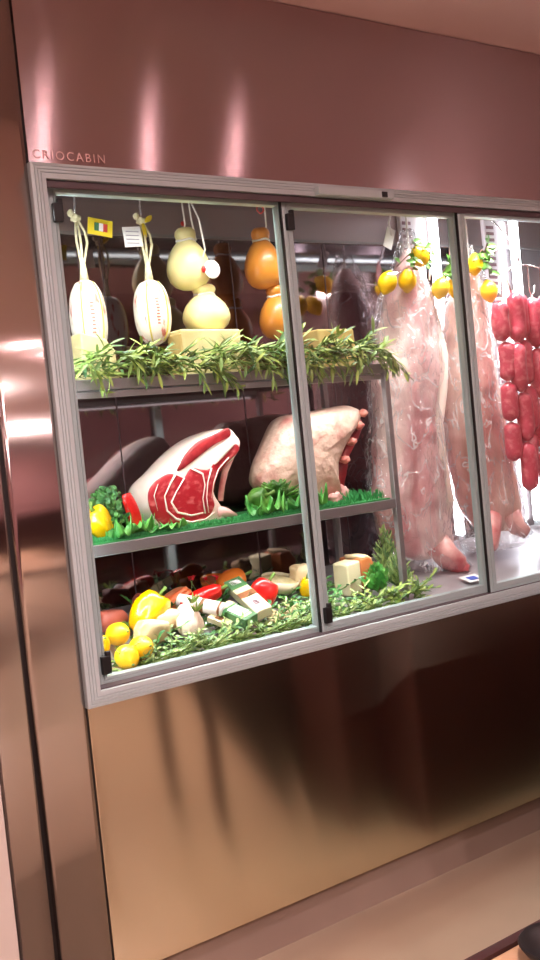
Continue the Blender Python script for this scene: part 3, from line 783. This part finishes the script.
# artichoke-like leafy vegetable between roasts
t = thing('leafy_head', 'dark green leafy head beside the whole rib roast', 'vegetable', (.70, .20, S2+.004))
lf = MB(); r = random.Random(3)
for i in range(46):
    a = r.uniform(0, 2*PI); b = .25+1.25*(i/46); d = V((math.cos(a)*math.sin(b), math.sin(a)*math.sin(b)*.8, math.cos(b)))
    p = V((.705, .20, S2+.025))+d*.018
    lf.leaf(p, d, V((0, 0, 1)), .045+.02*b, .036, -.25+.3*b, .002)
obj('leaves', lf, M['darkleaf'], t, mods=(('solid', .0015),))
obj('heart', MB().blob((.705, .20, S2+.036), (.026, .024, .032), nz=.4, seed=5), M['darkleaf'], t)

lemon('lemon lying on deck, upper left of the deck trio', (.178, .182, .112), .0285, (1.2, .9, 0))
lemon('lemon touching another on deck, behind the frontmost lemon', (.198, .100, .084), .029, (1.3, .6, 0))
lemon('frontmost lemon, by the lower left corner of the glass', (.152, .088, .072), .029, (1.9, .3, 0))
lemon('lemon half hidden by the left door stile on the deck', (.112, .150, .100), .026, (.9, .2, 0))
pepper('bell_pepper', 'large yellow bell pepper leaning on the deck at left', (.288, .220, .140), (.052, .046, .070), (.25, .60, 0), 'pepyel', 6)
pepper('bell_pepper', 'glossy red bell pepper on the deck right of the cartons', (.638, .215, .128), (.050, .042, .052), (.3, .5, .3), 'pepred', 9)
pepper('bell_pepper', 'small yellow bell pepper by the right stile of the first door', (.788, .215, .122), (.022, .024, .034), (.2, .1, 0), 'pepyel', 12)
pepper('long_pepper', 'long red pepper lying behind the paper tube on the deck', (.452, .235, .150), (.028, .026, .078), (.12, 1.35, .1), 'pepred', 14, 3)
pepper('orange_pepper', 'orange pepper behind the long red pepper on the deck', (.600, .315, .165), (.034, .034, .052), (.2, 1.3, 0), 'peporange', 15)
pepper('red_onion', 'brownish red cured piece behind the lemons at far left', (.205, .275, .130), (.052, .035, .034), (0, .1, .1), 'brick', 17, 3, 'cured meat', False)
bpy.data.objects['red_onion'].name = 'cured_piece'

def chunk(name, label, c, r, m, seed, cat, rot=(0, 0, 0), nz=.25, ns=7., partname='paste', extra=None):
    t = thing(name, label, cat, (c[0], c[1], c[2]-r[2]))
    def fn(d, ph, th):
        return V([math.copysign(abs(q)**.62, q) for q in d])
    obj(partname, MB().blob(c, r, rot, nz, ns, 28, 18, seed, fn), M[m], t)
    return t
chunk('cheese_chunk', 'pale grainy cheese chunk behind the lemon pair', (.252, .145, .105), (.046, .026, .032), 'pebble', 3, 'cheese', (0, .1, .1), .15)
t = chunk('garlic_bread', 'small round pale loaf left of the white onion', (.322, .195, .118), (.034, .03, .028), 'bread', 8, 'bread')
def bulb(name, label, c, R, m, cat='onion'):
    t = thing(name, label, cat, (c[0], c[1], c[2]-R*.8))
    def fn(d, ph, th): return V((d.x*(1+.02*math.cos(9*ph)), d.y*(1+.02*math.cos(9*ph)), d.z*.86+(max(0, d.z-.8)*1.2)))
    obj('skin', MB().blob(c, (R, R, R), (.5, .2, 0), .04, 6, 36, 16, 2, fn), M[m], t)
    q = V(c)+Euler((.5, .2, 0)).to_matrix() @ V((0, 0, R*1.0))
    lf = MB(); rr = random.Random(4)
    for i in range(14):
        lf.leaf(q, (rr.uniform(-.6, .9), rr.uniform(-.6, 0), rr.uniform(.2, 1)), (0, -1, 0), .03, .005, .3)
    obj('sprout', lf, M['leafy'], t, label='green sprout')
    return t
bulb('onion', 'white onion with green sprout, in front of the paper tube', (.358, .135, .106), .037, 'onion')
bulb('fennel_bulb', 'round pale bulb behind the white onion', (.392, .205, .122), .030, 'onion', 'vegetable')

# paper tube and cartons
def tubepack(label, a, b, r, cat='package'):
    t = thing('paper_tube', label, cat, ((V(a)+V(b))/2).to_tuple())
    a, b = V(a), V(b); d = (b-a)
    obj('wrapper', MB().tube([a, a+d*.02, a+d*.98, b], [r*.7, r, r, r*.7], 20), M['paper'], t)
    obj('band', MB().tube([a+d*.52, a+d*.60], r*1.03, 20).tube([a+d*.9, a+d*.95], r*1.03, 20), M['pkbrown'], t, label='brown band')
    return t
tubepack('rolled white paper tube lying diagonally on the deck', (.395, .255, .152), (.470, .150, .122), .019)
def carton(label, a, b, w, h, mats, tilt=0, group=None):
    a, b = V(a), V(b); d = (b-a); L = d.length; x = d.normalized(); y = V((0, 0, 1)).cross(x).normalized(); z = x.cross(y)
    R = Matrix((x, y, z)).transposed()
    if tilt: R = R @ Matrix.Rotation(tilt, 3, 'X')
    t = thing('carton', label, 'package', (a+b)/2, group)
    def bx(x0, x1, y0, y1, z0, z1):
        mb = MB(); mb.box((x0, y0, z0), (x1, y1, z1)); mb.v = [a+R @ p for p in mb.v]; return mb
    bd = obj('box', bx(0, L, -w/2, w/2, -h/2, h/2), M[mats[0]], t, mods=(('bevel', .002, 2),))
    for (u0, u1, v0, v1, mm, nm, lb) in mats[1]:
        obj(nm, bx(u0*L, u1*L, w*(v0-.5), w*(v1-.5), h/2-.001, h/2+.0012), M[mm], bd, label=lb)
    return t
carton('green and cream carton with round emblem, standing diagonally on the deck', (.580, .275, .165), (.562, .100, .100), .048, .026,
       ('pkcream', [(.0, .28, .0, 1., 'pkgreen', 'panel', 'green panel'), (.05, .18, .2, .8, 'paper', 'sticker', 'white sticker'), (.42, .56, .0, 1., 'pkbrown', 'stripe', 'brown stripe'), (.6, .98, .08, .92, 'paper', 'panel', 'white panel'), (.70, .84, .34, .66, 'slot', 'emblem', 'dark emblem')]), tilt=.25)
carton('flat green carton with a white label, beside the paper tube', (.482, .175, .122), (.510, .085, .092), .050, .026,
       ('pkgreen', [(.0, .2, .0, 1., 'pkcream', 'panel', 'cream panel'), (.3, .75, .15, .85, 'paper', 'sticker', 'white label'), (.80, .88, .2, .8, 'pkcream', 'stripe', 'cream stripe')]), tilt=.2)
carton('small cream carton leaning against the onion', (.440, .175, .108), (.470, .120, .085), .030, .016,
       ('pkcream', [(.3, .6, .2, .8, 'pkbrown', 'panel', 'brown print')]), tilt=.3)
chunk('cured_ham', 'orange cured ham piece behind the loaf on the deck', (.418, .300, .148), (.046, .03, .024), 'ham', 5, 'ham', (0, -.3, 0), .2, partname='flesh')
chunk('cured_ham', 'dark red cured ham piece at the back, left of the chilli sprig', (.345, .335, .150), (.04, .03, .022), 'brick', 15, 'ham', (0, .1, 0), .2, partname='flesh')
# chilli sprig
t = thing('chilli_sprig', 'sprig of small red chillies at the back of the deck', 'chilli peppers', (.515, .34, .15))
st = MB()
for i in range(7):
    r = random.Random(i+20); b = V((.515+r.uniform(-.05, .05), .335+r.uniform(-.02, .01), .145+r.uniform(-.01, .01)))
    e = b+V((r.uniform(-.03, .03), r.uniform(-.02, .0), r.uniform(.005, .05)))
    st.tube([(.515, .34, .13), b, e], .0012, 5)
    obj('chilli', MB().tube([e, e+V((r.uniform(-.006, .008), 0, .008)), e+V((r.uniform(-.016, .02), -.004, r.uniform(.006, .020)))], [.0045, .004, .001], 8), M['chili'], t)
obj('stem', st, M['stemg'], t)
# shallow tubs
def tub(label, c, R, h, rot, m='jar', lid='paper'):
    t = thing('tub', label, 'tub', (c[0], c[1], c[2]))
    obj('container', MB().lathe(c, [(.001, 0), (R*.86, 0), (R, h), (R*.97, h), (R*.82, h*.2), (.001, h*.2)], 28, rot), M[m], t)
    obj('contents', MB().lathe(c, [(R*.90, h*.45), (R*.93, h*.8), (R*.5, h*.88), (.001, h*.9)], 28, rot), M[lid], t)
    return t
tub('shallow pale tub on the deck beside the red pepper', (.745, .29, .120), .056, .034, (.25, .1, 0), 'jar', 'pebble')
tub('round orange tub at the back of the deck, behind the chilli sprig', (.590, .375, .140), .050, .030, (.25, 0, 0), 'peporange', 'ham')
chunk('bread_roll', 'round pale roll by the right stile of first door', (.812, .275, .150), (.028, .026, .032), 'bread', 21, 'bread')
r = random.Random(2)
for i, (x, y) in enumerate(((.600, .128), (.640, .140), (.672, .155), (.625, .165), (.700, .172), (.655, .118))):
    chunk('cheese_crumb', 'pale yellowish cheese lump among leaves below the red pepper', (x, y, deckz(y)+.014), (.017, .014, .013), 'pebble', 30+i, 'cheese', nz=.4)['group'] = 'cheese lumps by the red pepper'

# second bay, on the deck
wedge('cheese_wedge', [(.905, .078), (.955, .082), (.955, .178), (.905, .172)], .17, .24, .082, 'pkcream', 'cream coloured cheese slab beside the orange rinded piece', rindm=None)
t = wedge('cheese_wedge', [(.962, .085), (1.012, .092), (1.025, .150), (1.0, .182), (.962, .178)], .18, .28, .085, 'orangecheese', 'orange rinded cheese piece with pale top on the second bay deck')
obj('cut_top', MB().blob((.995, .228, .176), (.036, .045, .012), (0, .2, 0), .2, 6), M['bread'], t, label='pale top')
bush('lettuce_bunch', 'yellow-green leafy bunch in front of the orange cheese', (.995, .150, .075), .038, .03, .07, 120, .026, .014, 'lettuce', 31)
bush('rosemary_bunch', 'grey-green rosemary-like bunch beside the rack post', (1.075, .150, .075), .045, .035, .085, 260, .026, .005, 'leafb', 32)
bush('rosemary_bunch', 'tall grey-green sprig standing behind the rack post', (1.115, .24, .09), .040, .035, .150, 240, .026, .005, 'leafb', 33)
t = thing('price_label', 'small white label with blue print on the deck under second carcass', 'label', (1.36, .12, deckz(.12)))
obj('card', MB().box((1.315, .095, .062), (1.385, .145, .064), (.24, 0, 0)), M['paper'], t)
obj('print', MB().box((1.33, .105, .064), (1.365, .13, .0652), (.24, 0, 0)), M['blueprint'], t, label='blue print')

# ------------------------------------------------------------------ carcasses
def interp(T, z, k):
    for a, b in zip(T, T[1:]):
        if (a[0]-z)*(b[0]-z) <= 0:
            u = 0 if a[0] == b[0] else (z-a[0])/(b[0]-a[0]); u = u*u*(3-2*u)*.5+u*.5
            return a[k]+(b[k]-a[k])*u
    return T[0][k] if abs(z-T[0][0]) < abs(z-T[-1][0]) else T[-1][k]
def loft(T, grow=0., nz=.012, ns=9., seed=0, N=60, n=48, fold=0.):
    """T rows: z, xleft, xright, ycentre, depth radius"""
    mb = MB(); rs = []; zt, zb = T[0][0], T[-1][0]
    for i in range(N+1):
        z = zt+(zb-zt)*i/N
        xl, xr, yc, dr = [interp(T, z, k) for k in (1, 2, 3, 4)]
        cx = (xl+xr)/2; rx = (xr-xl)/2+grow; ry = dr+grow; ring = []
        for j in range(n):
            a = 2*PI*j/n
            p = V((cx+rx*math.cos(a), yc+ry*math.sin(a), z))
            k = nz*noise.noise(V((p.x*ns+seed, p.y*ns, p.z*ns*.6)))+nz*.4*noise.noise(p*ns*3+V((seed, 0, 0)))
            # groove between the loin and the belly flap
            if fold: k -= fold*math.exp(-((math.cos(a)+.15+.25*math.sin(z*5+seed))/.16)**2)*(math.sin(a) < 0)
            if grow: k += .006*noise.noise(V((a*5, z*9, seed)))
            p += V((math.cos(a), math.sin(a), 0))*k
            p.y = min(p.y, YB-.03)
            ring.append(p)
        rs.append(ring)
    mb.rings(rs); return mb
C1 = [(1.10, 1.335, 1.375, .27, .02), (1.04, 1.30, 1.40, .28, .04), (.95, 1.252, 1.43, .29, .07), (.82, 1.222, 1.462, .295, .085), (.69, 1.193, 1.452, .295, .09), (.57, 1.176, 1.418, .295, .09),
      (.45, 1.155, 1.42, .295, .09), (.33, 1.132, 1.428, .29, .085), (.22, 1.150, 1.436, .285, .075), (.16, 1.20, 1.44, .28, .06), (.125, 1.27, 1.42, .275, .035)]
t = thing('hanging_carcass', 'plastic-wrapped meat half hanging behind the second door, lemons on top', 'meat', (1.31, .29, .12))
obj('flesh', loft(C1, 0, .016, 8, 1, fold=.022), M['carc'], t)
obj('fat_strip', MB().tube([(1.385, .255, .96), (1.408, .250, .86), (1.414, .248, .76), (1.398, .244, .66), (1.372, .242, .55), (1.370, .242, .42), (1.380, .240, .30), (1.385, .25, .22)], [.01, .026, .034, .032, .026, .028, .03, .014], 14), M['fat'], t, label='white fat strip')
sh = obj('shank', MB().tube([(1.33, .245, .17), (1.36, .225, .12), (1.390, .21, .092), (1.40, .205, .085)], [.045, .040, .034, .016], 14), M['rawred'], t, label='raw red shank end')
obj('joint', MB().blob((1.392, .205, .088), (.026, .024, .022), nz=.5, seed=8), M['rawred'], t)
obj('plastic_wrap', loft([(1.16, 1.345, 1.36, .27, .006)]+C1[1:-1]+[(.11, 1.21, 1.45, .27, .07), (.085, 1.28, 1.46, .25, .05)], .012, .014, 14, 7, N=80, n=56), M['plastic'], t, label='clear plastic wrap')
obj('hook', MB().tube([(1.352, .27, 1.08), (1.352, .27, 1.20), (1.352, .275, 1.235), (1.352, .295, 1.258), (1.352, .315, 1.24)], .004, 10), M['hookwhite'], t)
lb = obj('tag', MB().box((1.250, .262, 1.100), (1.284, .264, 1.165), (0, math.radians(22), 0)), M['paper'], t, label='white tag')
obj('tag_loop', MB().tube([(1.276, .263, 1.14), (1.272, .265, 1.18), (1.288, .268, 1.21), (1.318, .27, 1.222), (1.35, .27, 1.215)], .0032, 8), M['hookwhite'], lb)

C2 = [(1.06, 1.60, 1.63, .27, .02), (1.0, 1.55, 1.66, .28, .04), (.92, 1.515, 1.67, .29, .06), (.80, 1.492, 1.69, .295, .07), (.66, 1.475, 1.70, .295, .075), (.5, 1.475, 1.72, .295, .08),
      (.38, 1.492, 1.735, .295, .08), (.26, 1.50, 1.755, .29, .075), (.2, 1.53, 1.75, .285, .06), (.165, 1.58, 1.70, .28, .035)]
t = thing('hanging_carcass', 'wrapped meat half hanging behind the second mullion, tan flank', 'meat', (1.6, .29, .16))
obj('flesh', loft(C2, 0, .016, 8, 4, fold=.02), M['carc2'], t)
obj('fat_strip', MB().tube([(1.630, .262, .93), (1.645, .258, .80), (1.652, .255, .66), (1.668, .252, .5), (1.682, .252, .36), (1.69, .255, .26)], [.008, .02, .026, .028, .028, .012], 14), M['fat'], t, label='white fat strip')
obj('shank', MB().tube([(1.58, .25, .22), (1.545, .225, .165), (1.522, .21, .135), (1.512, .205, .125)], [.045, .040, .034, .016], 14), M['rawred'], t, label='raw red shank end')
obj('shank', MB().tube([(1.68, .25, .22), (1.70, .235, .17), (1.725, .22, .15)], [.04, .03, .022], 14), M['rawred'], t, label='raw red shank end')
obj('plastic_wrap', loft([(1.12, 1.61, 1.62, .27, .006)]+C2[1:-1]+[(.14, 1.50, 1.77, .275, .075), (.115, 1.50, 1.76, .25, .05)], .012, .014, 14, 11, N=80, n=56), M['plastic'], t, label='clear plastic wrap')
obj('hook', MB().tube([(1.615, .27, 1.06), (1.615, .27, 1.18), (1.615, .275, 1.235), (1.615, .295, 1.258), (1.615, .315, 1.24)], .004, 10), M['hookwhite'], t)
obj('tag', MB().blob((1.52, .25, 1.09), (.012, .004, .045), (0, .1, 0), .3), M['rawred'], t, label='pink strip tag')
obj('tag_loop', MB().tube([(1.30+.10, .24, 1.0), (1.405, .24, 1.03), (1.43, .24, 1.052), (1.47, .24, 1.055), (1.515, .245, 1.05), (1.525, .25, 1.12), (1.56, .27, 1.22)], .003, 8), M['hookwhite'], t)

# lemons hung on the carcasses with a leafy sprig
def lemon_sprig(label, c, leafs, twigs, seed):
    t = thing('lemon_sprig', label, 'lemon leaves', c)
    r = random.Random(seed); st = MB(); lf = MB()
    for q in twigs: st.tube([c, (V(c)+V(q))/2+V((0, -.006, .012)), q], [.0026, .002, .0014], 6)
    for i in range(leafs):
        q = V(r.choice(twigs)); p = V(c).lerp(q, r.uniform(.2, 1))
        lf.leaf(p, (r.uniform(-1, 1), r.uniform(-.6, 0), r.uniform(-.6, .5)), (0, -1, .3), r.uniform(.028, .045), .018, .15, .001)
    obj('twig', st, M['twig'], t); obj('leaves', lf, M['darkleaf'], t)
lemon_sprig('leafy twig tying three lemons on the first carcass', (1.30, .185, 1.07), 26, [(1.22, .19, 1.03), (1.28, .185, 1.02), (1.34, .19, 1.04), (1.29, .19, 1.11), (1.35, .19, 1.09)], 2)
lemon('lemon on the first carcass, lower left of its three', (1.190, .205, .985), .029, (0, .45, 0))
lemon('lemon on the first carcass, lower right of its three', (1.262, .195, .988), .028, (.4, -.3, 0))
lemon('lemon on the first carcass, topmost of its three', (1.318, .19, 1.062), .029, (.3, -.9, 0))
lemon_sprig('leafy twig above the lemons left of the second mullion', (1.455, .20, 1.03), 16, [(1.41, .20, 1.01), (1.46, .20, 1.0), (1.49, .2, 1.06)], 5)
lemon('lemon left of the second mullion, left one of a touching pair', (1.405, .20, .968), .028, (.1, .3, 0))
lemon('lemon left of the second mullion, half behind its stile', (1.475, .205, .972), .027, (0, .2, 0))
lemon_sprig('leafy twig with green leaves right of the second mullion', (1.60, .185, 1.08), 26, [(1.57, .19, 1.07), (1.62, .185, 1.11), (1.64, .185, 1.09), (1.62, .19, 1.0), (1.58, .19, 1.02)], 8)
lemon('upper lemon right of the second mullion', (1.572, .205, 1.045), .027, (0, .1, 0))
lemon('lower lemon right of the second mullion, beside the sausages', (1.622, .20, .958), .028, (0, -.2, 0))

# ------------------------------------------------------------------ sausages
def chain(x, y, z0, z1, n, r, label, seed):
    rr = random.Random(seed)
    t = thing('sausage_string', label, 'sausages', (x, y, z1), 'strings of linked sausages')
    L = (z0-z1)/n; xx = x
    for i in range(n):
        za = z0-i*L; zb = za-L; bx = rr.uniform(-.009, .009); by = rr.uniform(-.004, .004)
        K = 12; pts = []; rad = []
        for k in range(K+1):
            u = k/K
            pts.append((xx+bx*math.sin(PI*u)*1.5, y+by*math.sin(PI*u), za-(L-.002)*u-.001))
            rad.append(r*(max(.0, 1-abs(2*u-1)**6))**.5*(1+.05*noise.noise(V((u*4, seed, i))))+.006)
        obj('sausage_link', MB().tube(pts, rad, 18), M['sausage'], t)
    kn = MB()
    for i in range(n+1): kn.tube([(xx, y, z0-i*L+.005), (xx, y, z0-i*L-.005)], .0036, 8)
    obj('twine', kn, M['string'], t)
    return t
CH = [(1.602, .135, .915, .40, 4, .0215, 'leftmost string of pink sausages, its first link beside the lemon'),
      (1.644, .118, .940, .300, 4, .0215, 'second sausage string from the left, longest of the left ones'),
      (1.686, .130, .940, .34, 4, .0215, 'third sausage string from the left, below the wire hanger'),
      (1.736, .122, .925, .265, 4, .0255, 'fourth sausage string from the left, ending lowest beside the tube lamp'),
      (1.786, .132, .925, .30, 4, .024, 'fifth sausage string from the left, cut by the right picture edge'),
      (1.834, .124, .925, .28, 4, .024, 'sixth sausage string from the left, near the third mullion')]
for i, (x, y, z0, z1, n, r, lb) in enumerate(CH): chain(x, y, z0, z1, n, r, lb, i+1)
t = thing('wire_hanger', 'bent steel wire hanger carrying the sausage strings', 'hanger', (1.70, .125, 1.24))
wr = MB()
wr.tube([(1.70, .315, 1.24), (1.70, .30, 1.258), (1.70, .28, 1.245), (1.69, .20, 1.17), (1.692, .13, 1.08), (1.692, .125, 1.03)], .0035, 8)
wr.tube([(1.59, .13, .95), (1.592, .13, .93), (1.60, .13, .926), (1.60, .127, .98), (1.62, .125, 1.0), (1.665, .125, 1.03), (1.73, .125, 1.03), (1.73, .125, .95), (1.738, .125, .93), (1.752, .125, .94), (1.755, .125, .965)], .003, 8)
wr.tube([(1.665, .125, 1.03), (1.665, .125, .95), (1.672, .125, .93), (1.684, .125, .94)], .003, 8)
wr.tube([(1.73, .125, 1.03), (1.79, .125, 1.02), (1.79, .125, .95), (1.798, .125, .93), (1.81, .125, .95), (1.85, .125, .98), (1.85, .125, .935)], .003, 8)
wr.tube([(1.62, .125, 1.0), (1.63, .12, .96), (1.636, .12, .94)], .003, 8)
obj('wire', wr, M['wire'], t)
obj('lower_bracket', MB().box((1.60, .30, .075), (1.64, .41, .08)), M['wire'], cab)

# ------------------------------------------------------------------ world, camera, lift everything onto the floor
w = bpy.data.worlds.new('world'); scn.world = w; w.use_nodes = True
w.node_tree.nodes['Background'].inputs[0].default_value = (.9, .75, .7, 1); w.node_tree.nodes['Background'].inputs[1].default_value = .05

yaw, pitch, roll = .6013, -.0465, -.098
f = V((math.sin(yaw)*math.cos(pitch), math.cos(yaw)*math.cos(pitch), math.sin(pitch)))
r0 = V((math.cos(yaw), -math.sin(yaw), 0)); u0 = r0.cross(f)
r1 = r0*math.cos(roll)+u0*math.sin(roll); u1 = -r0*math.sin(roll)+u0*math.cos(roll)
cd = bpy.data.cameras.new('camera'); cd.sensor_width = 36; cd.sensor_fit = 'AUTO'; cd.lens = 1000/960*36; cd.clip_start = .02
cam = bpy.data.objects.new('camera', cd); COL.objects.link(cam)
mtx = Matrix((r1, u1, -f)).transposed().to_4x4(); mtx.translation = V((-.8667, -2.0673, .5675))
cam.matrix_world = mtx
scn.camera = cam
for o in list(scn.objects):
    if o.parent is None:
        if o is cam: m2 = mtx.copy(); m2.translation.z += FZ; o.matrix_world = m2
        else: o.location.z += FZ
scn.view_settings.view_transform = 'Standard'; scn.view_settings.look = 'None'
scn.view_settings.exposure = 0.; scn.view_settings.gamma = 1.; scn.view_settings.use_curve_mapping = False
